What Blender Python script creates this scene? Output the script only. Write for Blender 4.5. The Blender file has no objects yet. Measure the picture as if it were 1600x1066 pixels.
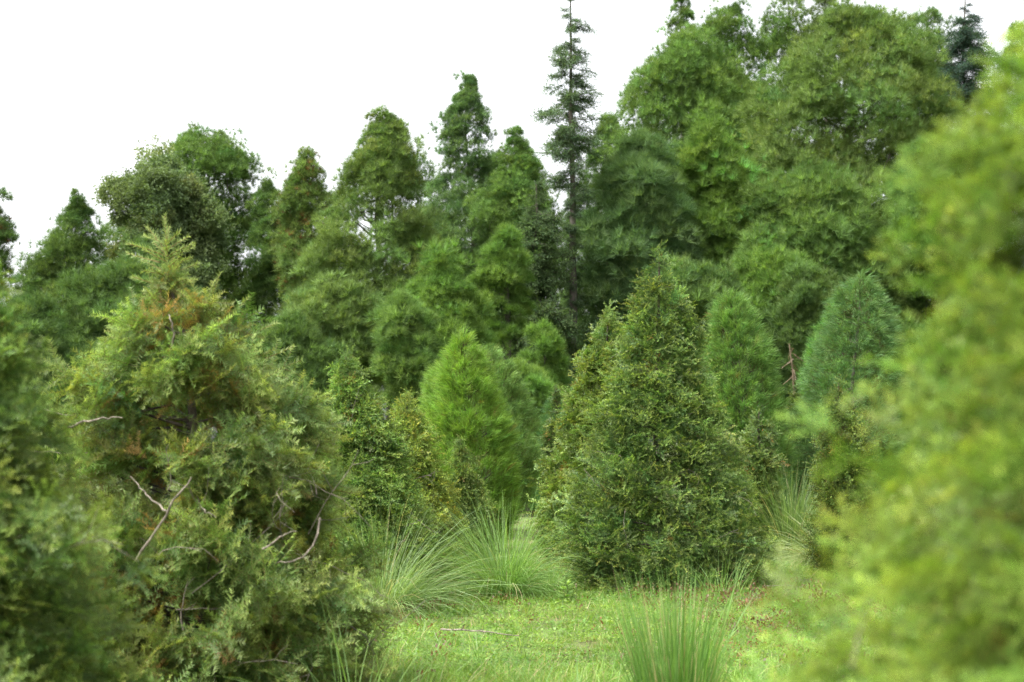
import bpy, math
import numpy as np
from mathutils import Vector

sc = bpy.context.scene
COL = sc.collection
R = math.radians

# ------------------------------------------------------------------ camera
CAM_H, FPX, HOR = 1.45, 2222.0, 690.0          # eye height, focal length in photo pixels, horizon row
PITCH = math.atan((HOR - 533.0) / FPX)
cam_d = bpy.data.cameras.new('camera')
cam = bpy.data.objects.new('camera', cam_d)
COL.objects.link(cam)
cam.location = (0, 0, CAM_H)
cam.rotation_euler = (R(90) + PITCH, 0, 0)
cam_d.sensor_width = 36.0
cam_d.lens = 50.0
cam_d.clip_start = 0.05
cam_d.clip_end = 2000
cam_d.dof.use_dof = True
cam_d.dof.focus_distance = 13.2
cam_d.dof.aperture_fstop = 2.7
sc.camera = cam

# ------------------------------------------------------------------ sky, sun, exposure
EL, AZ = 58.0, 245.0
world = bpy.data.worlds.new('World')
sc.world = world
world.use_nodes = True
wn = world.node_tree.nodes
wl = world.node_tree.links
bg = wn['Background']
sky = wn.new('ShaderNodeTexSky')
sky.sky_type = 'NISHITA'
sky.sun_disc = False
sky.sun_elevation = R(EL)
sky.sun_rotation = R(AZ)
sky.dust_density = 4.0
sky.air_density = 1.0
hs = wn.new('ShaderNodeHueSaturation')
hs.inputs['Saturation'].default_value = 0.12
wl.new(sky.outputs[0], hs.inputs['Color'])
wl.new(hs.outputs[0], bg.inputs['Color'])
bg.inputs['Strength'].default_value = 0.14
sun_d = bpy.data.lights.new('sun', 'SUN')
sun_d.energy = 1.4
sun_d.angle = R(25)
sun_d.color = (1.0, 0.97, 0.9)
sun = bpy.data.objects.new('sun', sun_d)
COL.objects.link(sun)
a, e = R(AZ), R(EL)
sdir = Vector((math.sin(a) * math.cos(e), math.cos(a) * math.cos(e), math.sin(e)))
sun.rotation_euler = sdir.to_track_quat('Z', 'Y').to_euler()
sun.location = sdir * 60

sc.view_settings.view_transform = 'Standard'
sc.view_settings.look = 'None'
sc.view_settings.gamma = 1.0
sc.view_settings.exposure = 1.88
sc.render.engine = 'CYCLES'
sc.cycles.max_bounces = 6
sc.cycles.diffuse_bounces = 4
sc.cycles.glossy_bounces = 2
sc.cycles.transmission_bounces = 3
sc.cycles.use_adaptive_sampling = False
sc.cycles.use_denoising = True
sc.cycles.denoising_prefilter = 'NONE'
sc.cycles.denoising_input_passes = 'RGB_ALBEDO_NORMAL'
sc.render.use_persistent_data = False


# ------------------------------------------------------------------ helpers
def ray(px, py):
    x, y = (px - 800.0) / FPX, (533.0 - py) / FPX
    c, s = math.cos(PITCH), math.sin(PITCH)
    dy, dz = c - y * s, s + y * c
    return x / dy, dz / dy


def zat(py, D):
    return CAM_H + ray(800, py)[1] * D


def xat(px, py, D):
    return ray(px, py)[0] * D


def gz(x, y):
    """ground height: low swells near the camera, a slow rise under the forest"""
    x = np.asarray(x, float)
    y = np.asarray(y, float)
    z = 0.035 * np.sin(x * 0.9 + 0.4) * np.sin(y * 0.55) + 0.02 * np.sin(x * 2.3 + y * 1.7)
    z = z + 0.01 * np.clip(y - 26, 0, 60) + 0.02 * np.clip(x - 1.5, 0, 12) * np.clip((y - 5) / 10, 0, 1)
    return z


def norm(v):
    v = np.asarray(v, float)
    return v / np.maximum(np.linalg.norm(v, axis=-1, keepdims=True), 1e-9)


def node_mat(name):
    m = bpy.data.materials.new(name)
    m.use_nodes = True
    m.node_tree.nodes.clear()
    return m, m.node_tree.nodes, m.node_tree.links


def foliage_material(name, trans=0.3, gloss=0.06, rough=0.45, var=0.25):
    m, n, l = node_mat(name)
    out = n.new('ShaderNodeOutputMaterial')
    at = n.new('ShaderNodeAttribute')
    at.attribute_name = 'Col'
    geo = n.new('ShaderNodeTexCoord')
    nz = n.new('ShaderNodeTexNoise')
    nz.inputs['Scale'].default_value = 3.0
    nz.inputs['Detail'].default_value = 2.0
    l.new(geo.outputs['Object'], nz.inputs['Vector'])
    mr = n.new('ShaderNodeMapRange')
    mr.inputs['From Min'].default_value = 0.3
    mr.inputs['From Max'].default_value = 0.7
    mr.inputs['To Min'].default_value = 1 - var
    mr.inputs['To Max'].default_value = 1 + var
    l.new(nz.outputs['Fac'], mr.inputs['Value'])
    hs = n.new('ShaderNodeHueSaturation')
    l.new(at.outputs['Color'], hs.inputs['Color'])
    l.new(mr.outputs[0], hs.inputs['Value'])
    di = n.new('ShaderNodeBsdfDiffuse')
    tr = n.new('ShaderNodeBsdfTranslucent')
    l.new(hs.outputs[0], di.inputs['Color'])
    g2 = n.new('ShaderNodeMixRGB')
    g2.blend_type = 'MULTIPLY'
    g2.inputs['Fac'].default_value = 1.0
    g2.inputs['Color2'].default_value = (1.5, 1.6, 0.7, 1)
    l.new(hs.outputs[0], g2.inputs['Color1'])
    l.new(g2.outputs[0], tr.inputs['Color'])
    mx = n.new('ShaderNodeMixShader')
    mx.inputs[0].default_value = trans
    l.new(di.outputs[0], mx.inputs[1])
    l.new(tr.outputs[0], mx.inputs[2])
    gl = n.new('ShaderNodeBsdfGlossy')
    gl.inputs['Roughness'].default_value = rough
    gl.inputs['Color'].default_value = (0.8, 0.85, 0.8, 1)
    mx2 = n.new('ShaderNodeMixShader')
    mx2.inputs[0].default_value = gloss
    l.new(mx.outputs[0], mx2.inputs[1])
    l.new(gl.outputs[0], mx2.inputs[2])
    l.new(mx2.outputs[0], out.inputs['Surface'])
    return m


def bark_material(name, c1, c2, scale=14):
    m, n, l = node_mat(name)
    out = n.new('ShaderNodeOutputMaterial')
    p = n.new('ShaderNodeBsdfPrincipled')
    p.inputs['Roughness'].default_value = 0.9
    tc = n.new('ShaderNodeTexCoord')
    mp = n.new('ShaderNodeMapping')
    mp.inputs['Scale'].default_value = (scale, scale, scale * 0.25)
    nz = n.new('ShaderNodeTexNoise')
    nz.inputs['Scale'].default_value = 1.0
    nz.inputs['Detail'].default_value = 6
    cr = n.new('ShaderNodeValToRGB')
    cr.color_ramp.elements[0].position = 0.35
    cr.color_ramp.elements[0].color = (*c1, 1)
    cr.color_ramp.elements[1].position = 0.68
    cr.color_ramp.elements[1].color = (*c2, 1)
    bp = n.new('ShaderNodeBump')
    bp.inputs['Strength'].default_value = 0.7
    bp.inputs['Distance'].default_value = 0.02
    l.new(tc.outputs['Object'], mp.inputs['Vector'])
    l.new(mp.outputs[0], nz.inputs['Vector'])
    l.new(nz.outputs['Fac'], cr.inputs['Fac'])
    l.new(cr.outputs[0], p.inputs['Base Color'])
    l.new(nz.outputs['Fac'], bp.inputs['Height'])
    l.new(bp.outputs[0], p.inputs['Normal'])
    l.new(p.outputs[0], out.inputs['Surface'])
    return m


M_NEEDLE = foliage_material('fir_needles', 0.3, 0.022, 0.4, 0.25)
M_LONG = foliage_material('long_pine_needles', 0.3, 0.02, 0.45, 0.15)
M_FAR = foliage_material('forest_foliage', 0.3, 0.012, 0.55, 0.12)
M_GRASS = foliage_material('grass_blades', 0.38, 0.025, 0.45, 0.18)
M_BARK = bark_material('dark_bark', (0.035, 0.026, 0.018), (0.12, 0.095, 0.07))
M_GREY = bark_material('grey_dead_wood', (0.08, 0.065, 0.05), (0.3, 0.25, 0.2), 45)
M_PBARK = bark_material('pine_bark', (0.04, 0.034, 0.027), (0.13, 0.11, 0.088), 5)


def make_mesh(name, V, C, F, mat, parent=None, loc=None, smooth=False):
    """V (n,3) world or local points, C (n,3) linear colours or None, F (m,k) faces of one arity"""
    V = np.asarray(V, np.float32)
    F = np.asarray(F, np.int32)
    me = bpy.data.meshes.new(name)
    k = F.shape[1]
    me.vertices.add(len(V))
    me.vertices.foreach_set('co', V.ravel())
    me.loops.add(F.size)
    me.loops.foreach_set('vertex_index', F.ravel())
    me.polygons.add(len(F))
    me.polygons.foreach_set('loop_start', np.arange(0, F.size, k, dtype=np.int32))
    if smooth:
        me.polygons.foreach_set('use_smooth', np.ones(len(F), bool))
    me.update(calc_edges=True)
    if C is not None:
        ca = me.color_attributes.new('Col', 'BYTE_COLOR', 'POINT')
        c4 = np.ones((len(V), 4), np.float32)
        c4[:, :3] = np.clip(C, 0, 1)
        ca.data.foreach_set('color', c4.ravel())
    me.materials.append(mat)
    o = bpy.data.objects.new(name, me)
    COL.objects.link(o)
    if parent is not None:
        o.parent = parent
    if loc is not None:
        o.location = loc
    return o


def tag(o, label=None, cat=None, group=None, kind=None):
    if label:
        o['label'] = label
    if cat:
        o['category'] = cat
    if group:
        o['group'] = group
    if kind:
        o['kind'] = kind
    return o


def empty(name, loc, label, cat, group=None):
    o = bpy.data.objects.new(name, None)
    o.empty_display_size = 0.2
    COL.objects.link(o)
    o.location = loc
    return tag(o, label, cat, group)


class Geo:
    """collects triangles with vertex weights (base, tip, twig)"""
    def __init__(s):
        s.V, s.W, s.F, s.n = [], [], [], 0

    def add(s, V, W, F):
        s.V.append(V); s.W.append(W); s.F.append(F + s.n); s.n += len(V)

    def done(s):
        return (np.concatenate(s.V).astype(np.float32), np.concatenate(s.W).astype(np.float32),
                np.concatenate(s.F).astype(np.int32))


def tube(pts, rad, k=5, rng=None):
    pts = np.asarray(pts, float)
    n = len(pts)
    rad = np.broadcast_to(np.asarray(rad, float), (n,))
    t = norm(np.gradient(pts, axis=0))
    ref = np.array([0.31, 0.2, 0.93]) if abs(t[0][2]) < 0.8 else np.array([1, 0.1, 0.05])
    u = norm(np.cross(t, ref)); v = np.cross(t, u)
    ang = np.arange(k) * 2 * math.pi / k
    ring = pts[:, None] + rad[:, None, None] * (np.cos(ang)[None, :, None] * u[:, None] + np.sin(ang)[None, :, None] * v[:, None])
    V = ring.reshape(-1, 3)
    F = []
    for i in range(n - 1):
        for j in range(k):
            a_, b_ = i * k + j, i * k + (j + 1) % k
            c_, d_ = b_ + k, a_ + k
            F += [(a_, b_, c_), (a_, c_, d_)]
    return V, np.array(F, np.int32)


def shoot(g, rng, p0, d, L, up, nl, sp, w, phi_sd=0.3, fwd=62, curve=0.15, tw=0.004, tip=(0.0, 1.0), bright=1.0):
    """one needled shoot added to g; returns points along its axis"""
    d, up = norm(d), np.asarray(up, float)
    y = norm(np.cross(up, d)); z = np.cross(d, y)
    bend = rng.normal(0, curve)
    bz = rng.normal(-0.02, curve * 0.7)

    def ax(t):
        t = np.asarray(t)[..., None]
        return p0 + d * L * t + y * L * bend * t * t + z * L * bz * t * t
    n = max(4, int(L / sp))
    t = (np.arange(n) + rng.uniform(0, 1, n)) / n
    side = np.where(np.arange(n) % 2 == 0, 1.0, -1.0)
    phi = np.where(rng.random(n) < 0.18, rng.uniform(0.5, 1.3, n), rng.normal(0.1, phi_sd, n))
    f = np.radians(rng.normal(fwd, 9, n)) * (1 - 0.28 * t)
    nd = (np.cos(f)[:, None] * d + np.sin(f)[:, None] * (side[:, None] * np.cos(phi)[:, None] * y + np.sin(phi)[:, None] * z))
    ln = nl * rng.uniform(0.75, 1.1, n) * (1 - 0.35 * t ** 4) * (0.6 + 0.4 * np.minimum(1, t * 6))
    base = ax(t)
    ww = w * 0.5
    V = np.stack([base - d * ww, base + d * ww, base + nd * ln[:, None] + z * ln[:, None] * rng.normal(0, 0.08, n)[:, None]], 1).reshape(-1, 3)
    tone = tip[0] + (tip[1] - tip[0]) * t ** 1.5
    br = bright * rng.uniform(0.88, 1.12, n)
    W = np.stack([(1 - tone) * br, tone * br, np.zeros(n)], 1)
    W = np.repeat(W, 3, 0)
    W[2::3] *= 1.15
    g.add(V, W, np.arange(3 * n).reshape(-1, 3))
    if tw > 0:
        tv, tf = tube(ax(np.linspace(0, 0.97, 3)), np.linspace(tw, tw * 0.5, 3), 3)
        g.add(tv, np.tile([0, 0, 1.0], (len(tv), 1)), tf)
    return ax


def fir_fan(seed, nl=0.032, sp=0.006, w=0.0035, phi_sd=0.3, fwd=74, L=0.2, tw=0.0016, tipmax=0.9, nside=6, droop=0.0):
    rng = np.random.default_rng(seed)
    g = Geo()
    up = np.array([0, 0, 1.0])
    ax = shoot(g, rng, np.zeros(3), (1, 0, -droop), L, up, nl, sp, w, phi_sd, fwd, 0.1, tw, (0, tipmax))
    for i in range(nside):
        t = 0.12 + 0.62 * (i // 2 * 2 + 1) / nside + rng.uniform(-0.05, 0.05)
        s = 1 if i % 2 else -1
        a_ = R(rng.uniform(38, 62)) * s
        dd = (math.cos(a_), math.sin(a_), rng.normal(0.02, 0.16) - droop)
        shoot(g, rng, ax(t), dd, L * rng.uniform(0.55, 0.8) * (1.05 - 0.45 * t), up, nl * 0.95, sp, w, phi_sd, fwd, 0.15, tw * 0.8,
              (0, tipmax * rng.uniform(0.5, 1)))
    return g.done()


def needle_burst(seed, n=24, L=0.1, w=0.003, spread=55, axis=0.05, droop=0.2, twig=0.0):
    """tuft of long needles round a short shoot that points along +x"""
    rng = np.random.default_rng(seed)
    t = rng.uniform(0, 1, n)
    f = np.radians(spread * (0.25 + 0.75 * (1 - t * 0.6)) * rng.uniform(0.6, 1.1, n))
    ph = rng.uniform(0, 2 * math.pi, n)
    d = np.stack([np.cos(f), np.sin(f) * np.cos(ph), np.sin(f) * np.sin(ph)], 1)
    b = np.stack([t * axis, rng.normal(0, 0.003, n), rng.normal(0, 0.003, n)], 1)
    ln = L * rng.uniform(0.7, 1.1, n)
    sd = norm(np.cross(d, rng.normal(0, 1, (n, 3)))) * w * 0.5
    tipv = b + d * ln[:, None]
    tipv[:, 2] -= droop * ln
    mid = b + d * ln[:, None] * 0.55
    mid[:, 2] -= droop * ln * 0.18
    g = Geo()
    V = np.stack([b - sd * 0.6, b + sd * 0.6, mid + sd, mid - sd, tipv], 1).reshape(-1, 3)
    idx = np.arange(n)[:, None] * 5
    F = np.concatenate([idx + np.array([[0, 1, 2]]), idx + np.array([[0, 2, 3]]), idx + np.array([[3, 2, 4]])])
    tone = rng.uniform(0, 0.8, n)
    br = rng.uniform(0.75, 1.25, n)
    W = np.repeat(np.stack([(1 - tone) * br, tone * br, np.zeros(n)], 1), 5, 0)
    g.add(V, W, F)
    if twig > 0:
        tv, tf = tube(np.array([[-axis, 0, 0], [axis, 0, 0], [axis * 1.3, 0, 0]]), [twig, twig * 0.7, twig * 0.3], 3)
        g.add(tv, np.tile([0, 0, 1.0], (len(tv), 1)), tf)
    return g.done()


def far_tuft(seed, n=27, L=0.275, w=0.0115, droop=0.02, spread=60):
    """cheap tuft of the far pines: one triangle per bundle of needles"""
    rng = np.random.default_rng(seed)
    f = np.radians(spread * np.sqrt(rng.uniform(0.02, 1, n)))
    ph = rng.uniform(0, 2 * math.pi, n)
    d = np.stack([np.cos(f), np.sin(f) * np.cos(ph), np.sin(f) * np.sin(ph)], 1)
    ln = L * rng.uniform(0.7, 1.1, n)
    sd = norm(np.cross(d, np.array([1.0, 0, 0.25]) + rng.normal(0, 0.3, (n, 3)))) * w * 0.5
    b = d * ln[:, None] * 0.06
    tipv = d * ln[:, None]
    tipv[:, 2] -= droop * ln
    V = np.stack([b - sd, b + sd, tipv], 1).reshape(-1, 3)
    tone = np.clip(rng.uniform(-0.1, 0.7, n) + 0.3 * np.cos(f), 0, 1)
    br = rng.uniform(0.85, 1.15, n)
    W = np.repeat(np.stack([(1 - tone) * br, tone * br, np.zeros(n)], 1), 3, 0)
    return V.astype(np.float32), W.astype(np.float32), np.arange(3 * n, dtype=np.int32).reshape(-1, 3)


def leaf_spray(seed, n=34, S=0.2, leaf=0.1):
    rng = np.random.default_rng(seed)
    c = rng.normal(0, 1, (n, 3)); c = norm(c) * S * rng.uniform(0.3, 1, n)[:, None]
    c[:, 2] *= 0.7
    d = norm(rng.normal(0, 1, (n, 3)) + c * 2 + np.array([0.3, 0, 0]))
    sd = norm(np.cross(d, rng.normal(0, 1, (n, 3)))) * leaf * 0.22
    d = d * leaf * rng.uniform(0.7, 1.2, n)[:, None]
    V = np.stack([c, c + d * 0.5 + sd, c + d, c + d * 0.5 - sd], 1).reshape(-1, 3)
    idx = np.arange(n)[:, None] * 4
    F = np.concatenate([idx + np.array([[0, 1, 2]]), idx + np.array([[0, 2, 3]])])
    tone = rng.uniform(0, 1, n)
    W = np.repeat(np.stack([(1 - tone), tone, np.zeros(n)], 1), 4, 0)
    return V.astype(np.float32), W.astype(np.float32), F.astype(np.int32)


def scatter(temps, P, D, U, S, A, B, T, rng):
    """merge templates placed at P, facing D with up hint U, scale S; A,B,T colours per instance"""
    P = np.asarray(P, float); m = len(P)
    D = norm(D); U = np.broadcast_to(np.asarray(U, float), D.shape)
    Y = np.cross(U, D); bad = np.linalg.norm(Y, axis=1) < 0.05
    Y[bad] = np.cross(np.array([1.0, 0.2, 0]), D[bad]); Y = norm(Y)
    Z = np.cross(D, Y)
    Rm = np.stack([D, Y, Z], 1)                       # rows = axes
    which = rng.integers(0, len(temps), m)
    A = np.broadcast_to(A, (m, 3)); B = np.broadcast_to(B, (m, 3)); T = np.broadcast_to(T, (m, 3))
    S = np.broadcast_to(S, (m,))
    Vs, Cs, Fs, off = [], [], [], 0
    for k, (tv, tw, tf) in enumerate(temps):
        ix = np.nonzero(which == k)[0]
        if not len(ix):
            continue
        V = np.einsum('vi,mij->mvj', tv, Rm[ix].astype(np.float32), optimize=True) * S[ix, None, None] + P[ix, None]
        C = tw[None, :, 0:1] * A[ix, None] + tw[None, :, 1:2] * B[ix, None] + tw[None, :, 2:3] * T[ix, None]
        F = tf[None] + (np.arange(len(ix)) * len(tv))[:, None, None] + off
        off += len(ix) * len(tv)
        Vs.append(V.reshape(-1, 3).astype(np.float32)); Cs.append(C.reshape(-1, 3).astype(np.float32)); Fs.append(F.reshape(-1, 3))
    return np.concatenate(Vs), np.concatenate(Cs), np.concatenate(Fs)


def profile(rows, D):
    """outline rows (photo row, left, right) at distance D -> arrays height, centre x, radius"""
    z = np.array([zat(r[0], D) for r in rows])
    xl = np.array([xat(r[1], r[0], D) for r in rows])
    xr = np.array([xat(r[2], r[0], D) for r in rows])
    o = np.argsort(z)
    return z[o], ((xl + xr) / 2)[o], ((xr - xl) / 2)[o]


def lumpy(th, z, seed, amp=0.12, fz=3.0):
    r = np.random.default_rng(seed)
    o = np.zeros_like(th)
    for i in range(5):
        a_, b_, c_ = r.integers(1, 6), r.uniform(0.5, 2.0) * fz, r.uniform(0, 6.28)
        o += np.sin(a_ * th + b_ * z + c_) / 2.2
    return 1 + amp * o


def sample_surface(rng, z, cx, r, n, front=0.6, zmin=None, power=1.0):
    """heights and azimuths on the crown, more where it is wide, fewer on the far side"""
    zz = np.linspace(z[0] if zmin is None else zmin, z[-1], 200)
    w = np.maximum(np.interp(zz, z, r), 0.02 * np.max(r)) ** power
    cdf = np.cumsum(w); cdf /= cdf[-1]
    h = np.interp(rng.random(n), cdf, zz)
    th = rng.uniform(0, 2 * math.pi, n)
    back = (np.sin(th) > 0.35) & (rng.random(n) > front)
    th[back] = -th[back]
    return h, th


def trunk_part(root, x, y, z0, z1, cx_f, r0, limbs, mat, name='trunk', r1=0.15, k=7, seed=0):
    """tapered trunk following the crown axis, with its limbs (start, end, radius) in the same mesh"""
    rng = np.random.default_rng(seed)
    hs_ = np.linspace(z0, z1, 9)
    pts = np.stack([cx_f(hs_) + rng.normal(0, r0 * 0.25, 9), np.full(9, y) + rng.normal(0, r0 * 0.25, 9), hs_], 1)
    pts[0] = (x, y, z0)
    V, F = tube(pts, np.linspace(r0, r0 * r1, 9) * np.r_[1.35, np.ones(8)], k)
    Vs, Fs, n = [V], [F], len(V)
    for p, q, rr in limbs:
        ll = np.linalg.norm(q - p)
        pp = np.stack([p, p * 0.7 + q * 0.3, p * 0.35 + q * 0.65, q])
        pp[1:3] += rng.normal(0, 0.06, (2, 3)) * ll + np.array([0, 0, -0.06]) * ll
        tv, tf = tube(pp, np.array([rr, rr * 0.75, rr * 0.5, rr * 0.2]) * rng.uniform(0.5, 1.3), 4)
        Vs.append(tv); Fs.append(tf + n); n += len(tv)
    V = np.concatenate(Vs) - np.array(root.location)
    return make_mesh(name, V, None, np.concatenate(Fs), mat, root)


def jitter_col(rng, c, m, sd=0.12, hue=0.08):
    c = np.asarray(c, float)
    v = np.exp(rng.normal(0, sd, (m, 1)))
    h = rng.normal(0, hue, (m, 1)) * np.array([1.0, 0.15, -0.3])
    return np.clip(c[None] * v * (1 + h), 0.002, 1)


def dead_twig(rng, p, d, L, r, kinks=6, wig=0.22):
    pts = [np.array(p, float)]
    d = norm(d)
    for i in range(kinks):
        d = norm(d + rng.normal(0, wig, 3))
        pts.append(pts[-1] + d * L / kinks)
    V, F = tube(np.array(pts), np.linspace(r, r * 0.35, kinks + 1), 5)
    Vs, Fs, n = [V], [F], len(V)
    for i in range(1, kinks):
        if rng.random() < 0.75:
            dd = norm(norm(pts[i + 1] - pts[i]) + rng.normal(0, 0.7, 3))
            q = pts[i]
            m = q + dd * L * 0.15
            e_ = m + norm(dd + rng.normal(0, 0.4, 3)) * L * rng.uniform(0.06, 0.2)
            tv, tf = tube(np.array([q, m, e_]), [r * 0.5, r * 0.4, r * 0.2], 4)
            Vs.append(tv); Fs.append(tf + n); n += len(tv)
    return np.concatenate(Vs), np.concatenate(Fs)


# ------------------------------------------------------------------ ground
gx = np.concatenate([np.linspace(-260, -14, 26), np.linspace(-13, 13, 131), np.linspace(14, 260, 26)])
gy = np.concatenate([np.linspace(-120, -6, 14), np.linspace(-5, 32, 186), np.linspace(33, 420, 40)])
GX, GY = np.meshgrid(gx, gy)
GV = np.stack([GX, GY, gz(GX, GY)], -1).reshape(-1, 3)
ny, nx = GX.shape
ii = (np.arange(ny - 1)[:, None] * nx + np.arange(nx - 1)[None]).ravel()
GF = np.stack([ii, ii + 1, ii + nx + 1, ii + nx], 1)
m, n, l = node_mat('meadow_soil')
out = n.new('ShaderNodeOutputMaterial'); p = n.new('ShaderNodeBsdfPrincipled'); p.inputs['Roughness'].default_value = 0.95
tc = n.new('ShaderNodeTexCoord')
n1 = n.new('ShaderNodeTexNoise'); n1.inputs['Scale'].default_value = 9; n1.inputs['Detail'].default_value = 8
n2 = n.new('ShaderNodeTexNoise'); n2.inputs['Scale'].default_value = 0.8; n2.inputs['Detail'].default_value = 4
cr = n.new('ShaderNodeValToRGB'); e0, e1 = cr.color_ramp.elements
e0.position, e0.color = 0.3, (0.05, 0.055, 0.02, 1); e1.position, e1.color = 0.62, (0.13, 0.2, 0.045, 1)
e2 = cr.color_ramp.elements.new(0.45); e2.color = (0.09, 0.13, 0.035, 1)
cr2 = n.new('ShaderNodeValToRGB'); f0, f1 = cr2.color_ramp.elements
f0.position, f0.color = 0.42, (0.0, 0, 0, 1); f1.position, f1.color = 0.62, (1, 1, 1, 1)
mx = n.new('ShaderNodeMixRGB'); mx.inputs['Color2'].default_value = (0.15, 0.1, 0.055, 1)
ml = n.new('ShaderNodeMath'); ml.operation = 'MULTIPLY'; ml.inputs[1].default_value = 0.45
l.new(tc.outputs['Object'], n1.inputs['Vector']); l.new(tc.outputs['Object'], n2.inputs['Vector'])
l.new(n1.outputs['Fac'], cr.inputs['Fac']); l.new(n2.outputs['Fac'], cr2.inputs['Fac'])
l.new(cr.outputs[0], mx.inputs['Color1']); l.new(cr2.outputs[0], ml.inputs[0]); l.new(ml.outputs[0], mx.inputs['Fac'])
l.new(mx.outputs[0], p.inputs['Base Color'])
bp = n.new('ShaderNodeBump'); bp.inputs['Strength'].default_value = 0.6; bp.inputs['Distance'].default_value = 0.03
l.new(n1.outputs['Fac'], bp.inputs['Height']); l.new(bp.outputs[0], p.inputs['Normal']); l.new(p.outputs[0], out.inputs['Surface'])
tag(make_mesh('ground', GV, None, GF, m, smooth=True), kind='structure')

# ------------------------------------------------------------------ firs and spruces of the plantation
FAN_HI = [fir_fan(s, 0.041, 0.0050, 0.0062, L=0.25, nside=4) for s in range(6)]
FAN_BL = [fir_fan(120 + s, 0.042, 0.0085, 0.0082, L=0.21, nside=4) for s in range(6)]      # for the trees far out of focus
FAN_MD = [fir_fan(20 + s, 0.031, 0.0075, 0.0095, L=0.22, nside=3) for s in range(6)]
FAN_LO = [fir_fan(40 + s, 0.038, 0.012, 0.018, L=0.25, tw=0.002, nside=3) for s in range(5)]
SPR_MD = [fir_fan(60 + s, 0.027, 0.0085, 0.011, phi_sd=0.8, fwd=62, L=0.22, nside=4) for s in range(5)]
SPR_LO = [fir_fan(80 + s, 0.03, 0.012, 0.016, phi_sd=0.8, fwd=62, L=0.22, nside=4, tw=0.002) for s in range(4)]


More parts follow.
